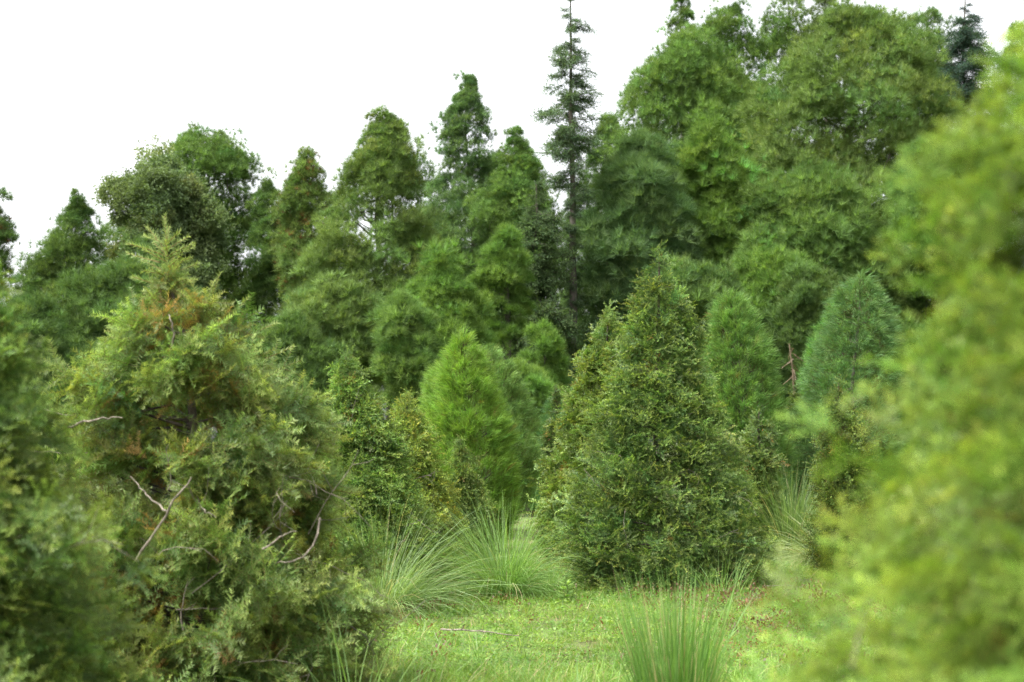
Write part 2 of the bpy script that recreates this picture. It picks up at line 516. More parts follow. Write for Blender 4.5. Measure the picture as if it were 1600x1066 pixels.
def fir_tree(name, label, rows, D, seed, fans, nbr, per=8, size=1.0, colA=(0.04, 0.085, 0.022), colB=(0.15, 0.21, 0.055),
             twig=(0.10, 0.06, 0.03), slope=0.3, amp=0.1, group=None, ndead=0, brown=0.02, sag=0.0, depth=0.5,
             trunk_r=0.05, cat='fir tree', gap=0.0, hole=None, dens=1.3, jit=0.12, front=0.45, limbn=60, mat=M_NEEDLE, deadlen=(0.25, 0.6), inner=0.35, ybase=None, updir=0.15):
    rng = np.random.default_rng(seed)
    z, cx, r = profile(rows, D)
    x0 = float(np.interp(z[0], z, cx))
    g0 = float(gz(x0, D))
    top = z[-1]
    root = empty(name, (x0, D, g0), label, cat, group)
    zlow = max(z[0], g0 + 0.05)
    nbr = int(nbr * 0.95 * dens)
    h, th = sample_surface(rng, z, cx, r, nbr, front, zlow)
    rr = np.maximum(np.interp(h, z, r) * lumpy(th, h * 3, seed, amp) * rng.uniform(1 - jit, 1.05, nbr) - 0.125 * size * np.clip(np.interp(h, z, r) / (0.45 * size), 0.3, 1), 0.02)
    if gap > 0:
        keep = (np.sin(th * 3 + h * 5 + seed) + np.sin(th * 2 - h * 7)) > -2 + gap * 2
        h, th, rr = h[keep], th[keep], rr[keep]
    if hole:
        for hth, hw, pz0, pz1, pr in hole:                 # azimuth (deg), half width, rows, share of boughs lost
            dth = np.abs((np.degrees(th) - hth + 180) % 360 - 180)
            za, zb = zat(pz1, D), zat(pz0, D)
            lost = (dth < hw * (1 - 0.5 * np.abs((h - (za + zb) / 2) / ((zb - za) / 2)))) & (h > za) & (h < zb) & (rng.random(len(h)) < pr)
            h, th, rr = h[~lost], th[~lost], rr[~lost]
    nb = len(h)
    rad = np.stack([np.cos(th), np.sin(th), np.zeros(nb)], 1)
    cxh = np.interp(h, z, cx)
    tips = np.stack([cxh, np.full(nb, D), h], 1) + rad * rr[:, None]
    z0 = np.maximum(h - slope * rr, g0 + 0.08)
    org = np.stack([np.interp(z0, z, cx), np.full(nb, D), z0], 1)
    fs = np.clip((rr + 0.1) / (0.42 * size), 0.5, 1.0)        # shoots get smaller towards the tip
    bd = tips - org
    bl = np.linalg.norm(bd, axis=1)
    P, Dr, S, tu = [], [], [], []
    btone = np.exp(rng.normal(0, 0.16, (nb, 1))) * (1 + rng.normal(0, 0.1, (nb, 1)) * np.array([1.0, 0, -0.5]))
    for i in range(per):
        u = 1.0 - (i / per) ** 1.1 * np.minimum(depth, 0.75 / np.maximum(bl, 0.3)) * rng.uniform(0.8, 1.2, nb)
        if i == 0:
            u = np.full(nb, 1.0)
        lat = (0 if i == 0 else (1 if i % 2 else -1)) * rng.uniform(25, 60, nb)
        c, s_ = np.cos(np.radians(lat)), np.sin(np.radians(lat))
        d = norm(bd)
        hz = norm(np.cross(np.array([0, 0, 1.0]), d))
        dd = d * c[:, None] + hz * s_[:, None]
        dd[:, 2] += rng.normal(updir, 0.16, nb)
        P.append(org + bd * u[:, None] - dd * 0.1 * size + np.array([0, 0, -sag]) * (u ** 2)[:, None] + rng.normal(0, 0.02, (nb, 3)))
        Dr.append(dd)
        S.append(size * fs * rng.uniform(0.7, 1.2, nb) * (1 if i else 1.1))
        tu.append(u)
    ap = 5                                                     # the leader and the shoots round it
    P.append(np.stack([np.interp(np.full(ap, top), z, cx), np.full(ap, D), top - size * (0.2 + 0.05 * np.arange(ap))], 1))
    Dr.append(np.array([[0.02, 0, 1.0]] + [[0.5 * math.cos(q * 2.2), 0.5 * math.sin(q * 2.2), 0.9] for q in range(1, ap)]))
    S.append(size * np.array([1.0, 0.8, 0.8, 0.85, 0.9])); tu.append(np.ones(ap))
    P = np.concatenate(P); Dr = np.concatenate(Dr); S = np.concatenate(S); tu = np.concatenate(tu)
    hh = P[:, 2] - g0
    ok = (hh > 0.06)
    P, Dr, S, tu = P[ok], Dr[ok], S[ok], tu[ok]
    mI = len(P)
    rad_i = np.concatenate([np.tile(rad, (per, 1)), np.tile([[0, -0.4, 0]], (ap, 1))])[ok]
    tan_i = np.stack([-rad_i[:, 1], rad_i[:, 0], np.zeros(mI)], 1)
    up = norm(np.array([0, 0, 0.6]) + rad_i * 0.8 + rng.normal(0, 0.2, (mI, 3)))
    Dr = Dr + tan_i * rng.normal(0, 0.32, (mI, 1))
    Dr = Dr + rad_i * rng.normal(0, 0.15, (mI, 1)) + np.array([0, 0, 1.0]) * rng.normal(-0.14, 0.2, (mI, 1))
    bt = np.concatenate([np.tile(btone, (per, 1)), np.ones((ap, 3))])[ok]
    A = jitter_col(rng, colA, mI, 0.1, 0.08) * bt
    B = jitter_col(rng, colB, mI, 0.1, 0.08) * bt
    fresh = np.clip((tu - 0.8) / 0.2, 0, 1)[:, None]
    B = B * (0.35 + 0.65 * fresh) + A * (0.65 - 0.65 * fresh)  # outer shoots keep the new-growth tone, inner ones coloured darker as crown shade
    br = rng.random(mI) < brown * np.where(tu < 0.8, 3.0, 0.12)
    A[br] = jitter_col(rng, (0.2, 0.13, 0.038), br.sum(), 0.3, 0.12); B[br] = jitter_col(rng, (0.3, 0.2, 0.055), br.sum(), 0.3, 0.12)
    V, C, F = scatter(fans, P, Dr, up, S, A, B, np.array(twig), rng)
    lo = np.array([0, 0, g0 + 0.02])
    V[:, 2] = np.maximum(V[:, 2], g0 + 0.015)
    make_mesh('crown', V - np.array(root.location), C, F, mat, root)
    # trunk and limbs
    li = rng.choice(nb, min(limbn, nb), replace=False)
    limbs = [(org[i], org[i] + bd[i] * 0.93, 0.012 * size) for i in li]
    trunk_part(root, x0, D, g0 - 0.06, top - 0.12 * (top - g0) * 0.3, lambda q: np.interp(q, z, cx), trunk_r, limbs, M_BARK, seed=seed)
    # bare dead twigs poking through the crown, each a part of its own
    for j in range(ndead):
        i = rng.integers(0, nb)
        if rad[i][1] > 0.2:
            th_ = -abs(th[i])
        else:
            th_ = th[i]
        h_ = g0 + (h[i] - g0) * rng.uniform(0.5, 1)
        r_ = np.interp(h_, z, r)
        rv = np.array([math.cos(th_), math.sin(th_), 0])
        p_ = np.array([np.interp(h_, z, cx), D, h_]) + rv * r_ * rng.uniform(0.72, 0.9)
        d_ = norm(rv * rng.uniform(0.2, 0.9) + rng.normal(0, 0.75, 3) + np.array([0, 0, 0.25]))
        L_ = rng.uniform(*deadlen)
        tv, tf = dead_twig(rng, p_ - np.array(root.location) - rv * 0.05, d_, L_, 0.0042 * size * rng.uniform(0.6, 1.1))
        o = make_mesh('dead_branch', tv, None, tf, M_GREY, root)
    return root


# ------------------------------------------------------------------ sheared young pines with long needles
BURST = [needle_burst(s, 26, 0.135, 0.0042, 42, 0.09, 0.12, 0.003) for s in range(6)]


def young_pine(name, label, rows, D, seed, n, colA, colB, size=1.0, group=None, up=0.9, amp=0.11, brown=0.0):
    rng = np.random.default_rng(seed)
    z, cx, r = profile(rows, D)
    x0 = float(cx[0]); g0 = float(gz(x0, D))
    root = empty(name, (x0, D, g0), label, 'pine tree', group)
    h, th = sample_surface(rng, z, cx, r, n, 0.4, max(z[0], g0 + 0.1))
    layer = rng.uniform(0, 1, n)
    rr = (np.interp(h, z, r) * lumpy(th, h * 2, seed, amp) - 0.05 * size) * (1 - 0.3 * layer ** 2)
    rad = np.stack([np.cos(th), np.sin(th), np.zeros(n)], 1)
    P = np.stack([np.interp(h, z, cx), np.full(n, D), h], 1) + rad * np.maximum(rr, 0.0)[:, None]
    Dr = rad * rng.uniform(0.3, 0.9, (n, 1)) + np.array([0, 0, 1.0]) * up * rng.uniform(0.5, 1.2, (n, 1)) + rng.normal(0, 0.22, (n, 3))
    A = jitter_col(rng, colA, n, 0.18, 0.1); B = jitter_col(rng, colB, n, 0.18, 0.1)
    k_ = 14                                                     # leader and the candles round it
    P[:k_] = np.stack([np.interp(z[-1] - 0.02 * np.arange(k_), z, cx), np.full(k_, D), z[-1] - 0.16 * size - 0.028 * np.arange(k_)], 1)
    Dr[:k_] = np.array([0, 0, 1.0]) + rng.normal(0, 0.16, (k_, 3))
    br = rng.random(n) < brown
    A[br] = (0.16, 0.09, 0.03)
    V, C, F = scatter(BURST, P, Dr, (0, 0, 1.0), size * rng.uniform(0.75, 1.2, n), A, B, (0.11, 0.07, 0.035), rng)
    V[:, 2] = np.maximum(V[:, 2], g0 + 0.02)
    make_mesh('crown', V - np.array(root.location), C, F, M_LONG, root)
    li = rng.choice(n, 70, replace=False)
    limbs = []
    for i in li:
        q = P[i]
        zz = max(q[2] - 0.5 * rr[i], g0 + 0.08)
        limbs.append((np.array([np.interp(zz, z, cx), D, zz]), q, 0.012))
    trunk_part(root, x0, D, g0 - 0.06, z[-1] - 0.1, lambda q: np.interp(q, z, cx), 0.05, limbs, M_PBARK, seed=seed)
    return root


# ------------------------------------------------------------------ forest trees
TUFT = [far_tuft(s) for s in range(6)]
TUFT_D = [far_tuft(10 + s, 27, 0.32, 0.0115, 0.14, 62) for s in range(6)]
LEAVES = [leaf_spray(s) for s in range(6)]
FARFIR = [fir_fan(100 + s, 0.09, 0.055, 0.045, L=0.75, tw=0.006, nside=7, droop=0.12, phi_sd=0.5) for s in range(5)]


def forest_pine(name, label, rows, D, seed, clumps, colA, colB, tufts=27, csize=0.5, temps=None, tsize=1.0, trunk_r=0.17,
                amp=0.16, group=None, cat='pine tree', inner=0.3, flat=0.85, brown=0.0, twigcol=(0.1, 0.07, 0.045), limbn=45, per_lobe=7):
    rng = np.random.default_rng(seed)
    temps = temps or TUFT
    z, cx, r = profile(rows, D)
    x0 = float(cx[0]); g0 = float(gz(x0, D))
    root = empty(name, (x0, D, g0), label, cat, group)
    # big boughs first, then clumps of tufts over the outer and upper side of each bough
    rmax = float(np.max(r))
    nl = max(6, int(clumps / per_lobe))
    h, th = sample_surface(rng, z, cx, r, nl, 0.25, None, 0.7)
    hx, top_ = [], z[-1]
    q = 0.15
    while q < 0.4 * (z[-1] - z[0]):                            # boughs close round the stem under the top
        hx.append(top_ - q)
        q += 0.3 + 0.25 * float(np.interp(top_ - q, z, r))
    nx_ = len(hx)
    h = np.concatenate([h, hx]); th = np.concatenate([th, rng.uniform(0, 6.28, nx_)])
    nl += nx_
    rl = np.interp(h, z, r)
    lr = np.clip(rl * 0.42, 0.22, 0.85) * rng.uniform(0.7, 1.25, nl)
    lr[-nx_:] = np.clip(rl[-nx_:] * 0.8, 0.25, 0.9)
    rr = rl * lumpy(th, h * 1.3, seed, amp) * rng.uniform(0.82, 1.08, nl)
    lobe_c = np.maximum(rr - lr * 0.85, 0) * np.where(rng.random(nl) < inner, rng.uniform(0.35, 0.75, nl), 1.0)
    lobe_c[-nx_:] = np.maximum(rl[-nx_:] - lr[-nx_:], 0) * 0.5
    lrad = np.stack([np.cos(th), np.sin(th), np.zeros(nl)], 1)
    LC = np.stack([np.interp(h, z, cx), np.full(nl, D), h - lr * 0.4], 1) + lrad * lobe_c[:, None]
    li_ = rng.choice(nl, clumps, p=lr ** 1.1 / np.sum(lr ** 1.1))
    ld = norm(rng.normal(0, 1, (clumps, 3)) + lrad[li_] * 0.5 + np.array([0, 0, 0.55]))
    lo_ = ld * lr[li_, None] * rng.uniform(0.35, 1.0, (clumps, 1))
    lo_[:, 2] *= rng.uniform(0.9, 1.6, nl)[li_]
    Cc = LC[li_] + lo_
    cs = csize * np.exp(rng.normal(-0.1, 0.28, clumps)) * np.clip(lr[li_] / 0.55, 0.5, 1.1)
    rad = norm(ld * np.array([1, 1, 0.3]) + lrad[li_] * 0.3)
    # about a third of the clumps sit straight on the outline of the crown
    ne = int(clumps * 0.38)
    he, te = sample_surface(rng, z, cx, r, ne, 0.3, None, 0.75)
    re_ = np.interp(he, z, r)
    cs[:ne] = csize * np.clip(re_ / 0.9, 0.5, 1.0) * rng.uniform(0.7, 1.1, ne)
    nt_ = int(ne * 0.16)                                       # small clumps that close up the tip
    he[:nt_] = z[-1] - (z[-1] - z[0]) * 0.2 * rng.random(nt_) ** 1.2 - 0.05
    re_[:nt_] = np.interp(he[:nt_], z, r)
    cs[:nt_] = csize * np.clip(re_[:nt_] / 0.9, 0.42, 0.9)
    er = np.stack([np.cos(te), np.sin(te), np.zeros(ne)], 1)
    Cc[:ne] = np.stack([np.interp(he, z, cx), np.full(ne, D), he - 0.3 * cs[:ne]], 1) + er * np.maximum(re_ * lumpy(te, he * 1.5, seed + 7, 0.08) * rng.uniform(0.8, 1.05, ne) - cs[:ne] * 0.8, 0)[:, None]
    rad[:ne] = er
    li_[:ne] = -1
    rc = np.hypot(Cc[:, 0] - np.interp(Cc[:, 2], z, cx), Cc[:, 1] - D)
    m_ = clumps * tufts
    ci = np.repeat(np.arange(clumps), tufts)
    # tufts spaced evenly over the upper and outer shell of each bough
    kk = np.tile(np.arange(tufts), clumps) + 0.5
    cz = 1 - 1.35 * kk / tufts
    ph = kk * 2.39996 + rng.uniform(0, 6.28, clumps)[ci]
    sz = np.sqrt(1 - cz ** 2)
    d = np.stack([sz * np.cos(ph), sz * np.sin(ph), cz], 1)
    d = norm(d + rad[ci] * 0.45 + rng.normal(0, 0.16, (m_, 3)))
    off = d * cs[ci, None] * rng.uniform(0.4, 0.92, (m_, 1))
    tall = rng.uniform(0.75, 1.4, clumps)
    tall[rng.random(clumps) < 0.2] = 1.8                   # upright candles of boughs
    off[:, 2] *= flat * tall[ci]
    off[:, :2] *= (1.1 / np.sqrt(np.maximum(tall, 0.8)))[ci, None]
    P = Cc[ci] + off
    Dr = d * 0.85 + np.array([0, 0, 0.75]) + rng.normal(0, 0.22, (m_, 3))
    ca = jitter_col(rng, colA, clumps, 0.14, 0.08)[ci]; cb = jitter_col(rng, colB, clumps, 0.16, 0.1)[ci]
    A = ca * np.exp(rng.normal(0, 0.12, (m_, 1))); B = cb * np.exp(rng.normal(0, 0.14, (m_, 1)))
    br = rng.random(m_) < brown
    A[br] = (0.14, 0.07, 0.035); B[br] = (0.2, 0.1, 0.05)
    V, C, F = scatter(temps, P, Dr, (0, 0, 1.0), tsize * rng.uniform(0.75, 1.15, m_) * np.clip(cs[ci] / 0.5, 0.7, 1.1), A, B, np.array(twigcol), rng)
    make_mesh('crown', V - np.array(root.location), C, F, M_FAR, root)
    limbs = []
    for k_ in range(nl):
        q = LC[k_]
        zz = max(q[2] - 0.4 * lobe_c[k_] - 0.2, g0 + 0.6)
        limbs.append((np.array([np.interp(zz, z, cx), D, zz]), q, 0.03 + 0.016 * lobe_c[k_]))
    for i in rng.choice(clumps, min(limbn, clumps), replace=False):
        q = Cc[i]
        zz = max(q[2] - 0.35 * rc[i] - 0.2, g0 + 0.6)
        limbs.append((LC[li_[i]] if li_[i] >= 0 else np.array([np.interp(zz, z, cx), D, zz]), q, 0.02))
    trunk_part(root, x0, D, g0 - 0.2, z[-1] - 0.25, lambda q: np.interp(q, z, cx), trunk_r, limbs, M_PBARK, k=8, r1=0.12, seed=seed)
    return root


def tall_fir(name, label, rows, D, seed, nbr, colA, colB, per=7, size=1.0, slope=-0.1, trunk_r=0.14, layers=None, group=None, cat='fir tree'):
    """forest fir: flat boughs that leave gaps to the sky between them"""
    rng = np.random.default_rng(seed)
    z, cx, r = profile(rows, D)
    x0 = float(cx[0]); g0 = float(gz(x0, D))
    root = empty(name, (x0, D, g0), label, cat, group)
    zz = np.linspace(z[0], z[-1], 200)
    w = np.interp(zz, z, np.sqrt(np.maximum(r, 0.05))); cdf = np.cumsum(w) / w.sum()
    h = np.interp(rng.random(nbr), cdf, zz)
    if layers:
        h = np.round(h / layers) * layers + rng.normal(0, layers * 0.3, nbr)
    th = rng.uniform(0, 2 * math.pi, nbr)
    rr = np.interp(h, z, r) * rng.uniform(0.55, 1.15, nbr) * lumpy(th, h * 1.5, seed, 0.25)
    rad = np.stack([np.cos(th), np.sin(th), np.zeros(nbr)], 1)
    org = np.stack([np.interp(h, z, cx), np.full(nbr, D), h], 1)
    tips = org + rad * rr[:, None] + np.array([0, 0, 1.0]) * (slope * rr)[:, None]
    bd = tips - org
    P, Dr, S = [], [], []
    for i in range(per):
        u = 1 - 0.8 * i / per * rng.uniform(0.8, 1.1, nbr)
        lat = np.radians((0 if i == 0 else (1 if i % 2 else -1)) * rng.uniform(20, 60, nbr))
        d = norm(bd); hz = norm(np.cross(np.array([0, 0, 1.0]), d))
        dd = d * np.cos(lat)[:, None] + hz * np.sin(lat)[:, None]
        dd[:, 2] += rng.normal(0.05, 0.28, nbr)
        s_ = size * rng.uniform(0.8, 1.3, nbr) * np.clip(rr / 0.7, 0.5, 1.0)
        P.append(org + bd * u[:, None] - dd * 0.45 * s_[:, None]); Dr.append(dd); S.append(s_)
    P = np.concatenate(P); Dr = np.concatenate(Dr); S = np.concatenate(S); m_ = len(P)
    up = norm(np.array([0, 0, 1.0]) + np.tile(rad, (per, 1)) * 0.5 + rng.normal(0, 0.6, (m_, 3)))
    V, C, F = scatter(FARFIR, P, Dr, up, S, jitter_col(rng, colA, m_, 0.2), jitter_col(rng, colB, m_, 0.2), (0.06, 0.06, 0.04), rng)
    make_mesh('crown', V - np.array(root.location), C, F, M_FAR, root)
    limbs = [(org[i], tips[i], 0.012) for i in range(0, nbr, 2)]
    trunk_part(root, x0, D, g0 - 0.2, z[-1] - 0.05, lambda q: np.interp(q, z, cx), trunk_r, limbs, M_PBARK, k=8, r1=0.12, seed=seed)
    return root


# colours: (deep, fresh) linear albedos
DARK = ((0.054, 0.102, 0.032), (0.125, 0.195, 0.062))
MID = ((0.07, 0.13, 0.036), (0.16, 0.25, 0.075))
PALE = ((0.078, 0.126, 0.037), (0.175, 0.25, 0.082))
BLUE = ((0.066, 0.125, 0.048), (0.15, 0.235, 0.098))
FRESH = ((0.074, 0.14, 0.031), (0.17, 0.27, 0.066))
GREYG = ((0.075, 0.112, 0.045), (0.175, 0.23, 0.1))
GRP = 'trees of the forest behind the plantation'

FOREST = [
    # label, rows, D, clumps, colours, options
    ('dark conifer cut off by the left edge of the photo', [(300, -22, -6), (340, -45, 7), (400, -60, 12), (480, -70, 18), (760, -90, 30)], 33, 120, DARK, {'brown': 0.05}),
    ('dark green cone-shaped pine at the far left of the forest', [(314, 112, 136), (345, 94, 150), (400, 60, 168), (430, 36, 180), (500, 18, 185), (600, 18, 205), (700, 25, 200)], 44, 330, DARK, {}),
    ('airy grey-green leafy tree right of the dark pine at far left', [(262, 225, 290), (300, 180, 335), (340, 165, 350), (420, 160, 350), (500, 155, 360), (600, 160, 350), (680, 190, 320)], 46, 170, GREYG, {'leaf': 1}),
    ('large round-topped pine at left with sky all round its head', [(210, 322, 348), (225, 280, 378), (250, 240, 394), (290, 232, 404), (350, 245, 410), (420, 290, 425), (500, 320, 440), (620, 330, 430)], 50, 420, MID, {}),
    ('dark shadowed pine right of the round-topped pine', [(285, 412, 420), (310, 400, 440), (340, 395, 475), (400, 385, 515), (500, 385, 530), (600, 390, 530), (690, 400, 520)], 48, 330, DARK, {}),
    ('pine with reddish brown tinted narrow top', [(243, 473, 483), (262, 458, 497), (290, 445, 508), (330, 430, 522), (420, 430, 540), (560, 440, 530)], 45.5, 200, PALE, {'brown': 0.07}),
    ('pale yellow-green open pine with a forked lumpy top and visible trunk', [(180, 580, 612), (205, 572, 640), (228, 560, 648), (260, 532, 655), (300, 515, 668), (360, 492, 690), (430, 480, 705), (480, 452, 700), (560, 455, 680), (640, 490, 650)], 38, 360, PALE, {'inner': 0.4}),
    ('slender grey-green pointed pine standing against the sky left of the tall fir', [(118, 727, 739), (150, 710, 752), (190, 688, 770), (235, 678, 777), (265, 685, 782), (330, 650, 830), (420, 640, 830), (600, 660, 800)], 50, 520, BLUE, {'csize': 0.42}),
    ('small pointed pine top just left of the tall fir', [(197, 804, 811), (230, 788, 825), (270, 768, 850), (350, 742, 880), (480, 740, 880), (620, 760, 870)], 48, 260, MID, {}),
    ('dark pine filling the gap right of the tall fir', [(178, 944, 956), (225, 922, 985), (320, 880, 990), (430, 860, 990), (600, 880, 980)], 47, 260, DARK, {}),
    ('broad mid green pine with a sloping left shoulder right of the tall fir', [(62, 1050, 1085), (90, 1022, 1120), (130, 975, 1160), (180, 955, 1180), (260, 955, 1200), (350, 960, 1210), (480, 980, 1200), (620, 1000, 1180)], 44, 520, MID, {'csize': 0.72}),
    ('bluish green drooping pine low beside the trunk of the tall fir', [(212, 990, 1012), (240, 962, 1040), (280, 928, 1065), (340, 902, 1085), (420, 895, 1092), (480, 882, 1085), (570, 905, 1050)], 36, 300, BLUE, {'tuft': 1, 'csize': 0.55}),
    ('thin see-through pine tip poking above the broad pine', [(-20, 1062, 1070), (10, 1048, 1082), (50, 1038, 1090), (100, 1040, 1095), (300, 1020, 1110)], 51, 60, MID, {'csize': 0.4, 'inner': 0.4}),
    ('round-headed pine on the skyline with dark gaps in its crown', [(14, 1120, 1150), (35, 1096, 1185), (80, 1086, 1203), (130, 1092, 1212), (250, 1100, 1210), (420, 1110, 1200)], 50, 200, MID, {'inner': 0.3}),
    ('loose-topped pine on the skyline right of the round-headed pine', [(-8, 1218, 1245), (30, 1182, 1278), (90, 1178, 1290), (200, 1180, 1290), (400, 1190, 1280)], 52, 170, MID, {}),
    ('sparse thin-crowned tree with sky showing through at the top edge', [(-15, 1272, 1300), (20, 1266, 1318), (70, 1276, 1315), (150, 1270, 1320), (350, 1280, 1310)], 51, 40, GREYG, {'csize': 0.4, 'inner': 0.4}),
    ('huge pale green pine with many rounded tiers of boughs at right', [(25, 1335, 1365), (55, 1275, 1435), (110, 1205, 1478), (160, 1162, 1490), (230, 1150, 1500), (300, 1160, 1490), (380, 1172, 1470), (450, 1190, 1440), (580, 1230, 1400)], 40, 620, PALE, {'csize': 0.66}),
    ('blue-green round pine head behind the huge pale pine', [(18, 1436, 1460), (35, 1413, 1482), (90, 1405, 1490), (200, 1400, 1490), (400, 1410, 1480)], 53, 150, BLUE, {}),
    ('dark pine edge behind the blurred fir at upper right', [(40, 1585, 1600), (90, 1568, 1625), (200, 1555, 1665), (330, 1545, 1690), (600, 1560, 1680)], 46, 170, DARK, {}),
    ('fresh green pine in front of the broad pine', [(203, 1092, 1118), (240, 1062, 1160), (300, 1050, 1190), (400, 1060, 1230), (520, 1080, 1220)], 37, 300, FRESH, {'csize': 0.55}),
    ('wide mid green pine below the huge pale pine', [(268, 1235, 1290), (310, 1185, 1340), (370, 1170, 1372), (430, 1162, 1390), (520, 1190, 1370)], 35.5, 360, MID, {'csize': 0.55}),
    ('low fresh green pine right of the sharp cone-shaped fir', [(398, 1185, 1225), (430, 1135, 1280), (500, 1112, 1300), (600, 1140, 1280)], 33, 220, FRESH, {'csize': 0.48}),
    ('mid green pine half hidden behind the blurred fir at right', [(230, 1430, 1470), (280, 1395, 1510), (350, 1370, 1550), (450, 1360, 1570), (600, 1380, 1550)], 36, 330, MID, {'csize': 0.55}),
    ('bright young pine in the dark centre of the forest edge', [(360, 782, 800), (400, 748, 826), (460, 742, 838), (530, 760, 820)], 32, 90, FRESH, {'csize': 0.38}),
    ('light green bushy pine left of the bright young pine', [(410, 682, 700), (440, 645, 738), (500, 618, 762), (560, 600, 785), (640, 620, 760)], 30, 210, FRESH, {'csize': 0.42}),
    ('low light green pine behind the mid-sized fir and spruce', [(470, 612, 645), (510, 588, 690), (580, 590, 705), (650, 610, 690)], 28, 110, MID, {'csize': 0.4}),
    ('small bright round sapling pine at the foot of the dark firs', [(513, 842, 858), (540, 822, 880), (590, 815, 885), (650, 830, 870)], 28, 50, FRESH, {'csize': 0.34}),
    ('small fresh pine sapling left of the gap above the grass path', [(575, 800, 830), (610, 782, 880), (660, 775, 890), (730, 790, 880)], 27, 80, FRESH, {'csize': 0.34}),
    ('pale airy pine low between the large left fir and the open pine', [(448, 500, 560), (480, 452, 600), (540, 440, 605), (600, 450, 590)], 31, 150, PALE, {'csize': 0.42}),
    ('dark low pine behind the right shoulder of the large left fir', [(500, 430, 470), (540, 400, 530), (600, 395, 560), (700, 410, 550)], 29, 150, DARK, {'csize': 0.45}),
    ('low mid green pine between the two cone-shaped pines at right', [(440, 1230, 1290), (480, 1200, 1330), (560, 1190, 1340), (680, 1200, 1320)], 31, 190, DARK, {'csize': 0.42}),
    ('low pine behind the tip of the sharp cone-shaped fir', [(430, 1050, 1130), (480, 1010, 1180), (560, 1000, 1190), (680, 1030, 1170)], 30.5, 230, DARK, {'csize': 0.42}),
    ('pine in the shade low behind the large left fir', [(420, 160, 260), (480, 110, 330), (560, 80, 400), (700, 90, 410)], 36, 300, DARK, {'csize': 0.5}),
    ('shaded pine deep behind the huge pale pine', [(95, 1290, 1400), (160, 1240, 1460), (300, 1220, 1480), (500, 1230, 1470)], 57, 260, DARK, {}),
    ('shaded pine deep behind the broad pine with the sloping shoulder', [(110, 1060, 1160), (180, 1000, 1210), (320, 990, 1230), (500, 1000, 1220)], 57, 260, DARK, {}),
    ('shaded pine deep in the forest behind the open pale pine', [(258, 560, 680), (300, 515, 710), (350, 500, 730), (450, 490, 730), (600, 510, 710)], 55, 240, DARK, {}),
    ('shaded pine deep in the forest left of the tall fir', [(240, 765, 835), (290, 730, 860), (350, 700, 880), (450, 690, 900), (600, 700, 890)], 56, 260, DARK, {}),
    ('shaded pine deep in the forest behind the airy leafy tree', [(330, 200, 300), (380, 150, 360), (480, 140, 400), (620, 150, 400)], 56, 260, DARK, {}),
    ('low pine seen through the blurred fir at the right edge', [(480, 1480, 1520), (530, 1430, 1570), (620, 1400, 1600), (740, 1410, 1600)], 31, 200, MID, {'csize': 0.45}),
    ('low pine half hidden behind the blue-green young pine', [(500, 1340, 1400), (550, 1300, 1440), (640, 1290, 1460), (750, 1290, 1460)], 32, 190, MID, {'csize': 0.45}),
    ('low pine at the right end of the forest edge', [(440, 1570, 1620), (500, 1540, 1680), (620, 1530, 1700), (750, 1540, 1700)], 32, 190, MID, {'csize': 0.45}),
    ('low dark pine left of the large left fir', [(470, 20, 60), (520, -20, 120), (600, -30, 170), (720, -20, 160)], 31, 170, DARK, {'csize': 0.45}),
]
for i, (label, rows, D, ncl, cols, opt) in enumerate(FOREST):
    opt = dict(opt)
    leaf = opt.pop('leaf', 0); tuft = opt.pop('tuft', 0)
    kw = dict(temps=TUFT)
    nm = 'pine_tree'
    if leaf:
        nm = 'leafy_tree'; kw = dict(temps=LEAVES, tufts=34, csize=0.6, inner=0.3, cat='leafy tree')
    if tuft:
        kw = dict(temps=TUFT_D)
    kw.update(opt)
    forest_pine(nm, label, rows, D, 500 + i, int(ncl * 1.12), cols[0], cols[1], group=GRP, **kw)

tall_fir('tall_fir', 'very tall thin dark fir with gaps between its boughs and a long bare trunk', [(-4, 892, 895), (15, 878, 908), (40, 870, 916), (70, 866, 922), (120, 852, 928), (170, 844, 935), (235, 842, 938), (262, 858, 928), (330, 872, 915), (420, 870, 915), (560, 870, 915)],
         34.9, 901, 230, (0.075, 0.125, 0.065), (0.17, 0.25, 0.14), per=7, size=0.62, layers=0.42, trunk_r=0.15, group=GRP)
tall_fir('tall_fir', 'blue-black spruce-like fir with a spire top near the upper right corner', [(-8, 1508, 1512), (20, 1492, 1528), (60, 1472, 1548), (110, 1460, 1562), (170, 1446, 1578), (300, 1450, 1575), (500, 1440, 1580)],
         42, 902, 600, (0.032, 0.07, 0.05), (0.075, 0.13, 0.10), per=7, size=0.6, trunk_r=0.16, group=GRP)
tall_fir('tall_fir', 'grey-green fir with drooping lacy boughs left of the long bare trunk', [(285, 838, 846), (340, 805, 872), (420, 775, 880), (500, 765, 900), (600, 770, 925), (680, 780, 900)],
         34.2, 903, 400, (0.06, 0.11, 0.04), (0.135, 0.2, 0.08), per=7, size=0.65, slope=-0.3, group=GRP)

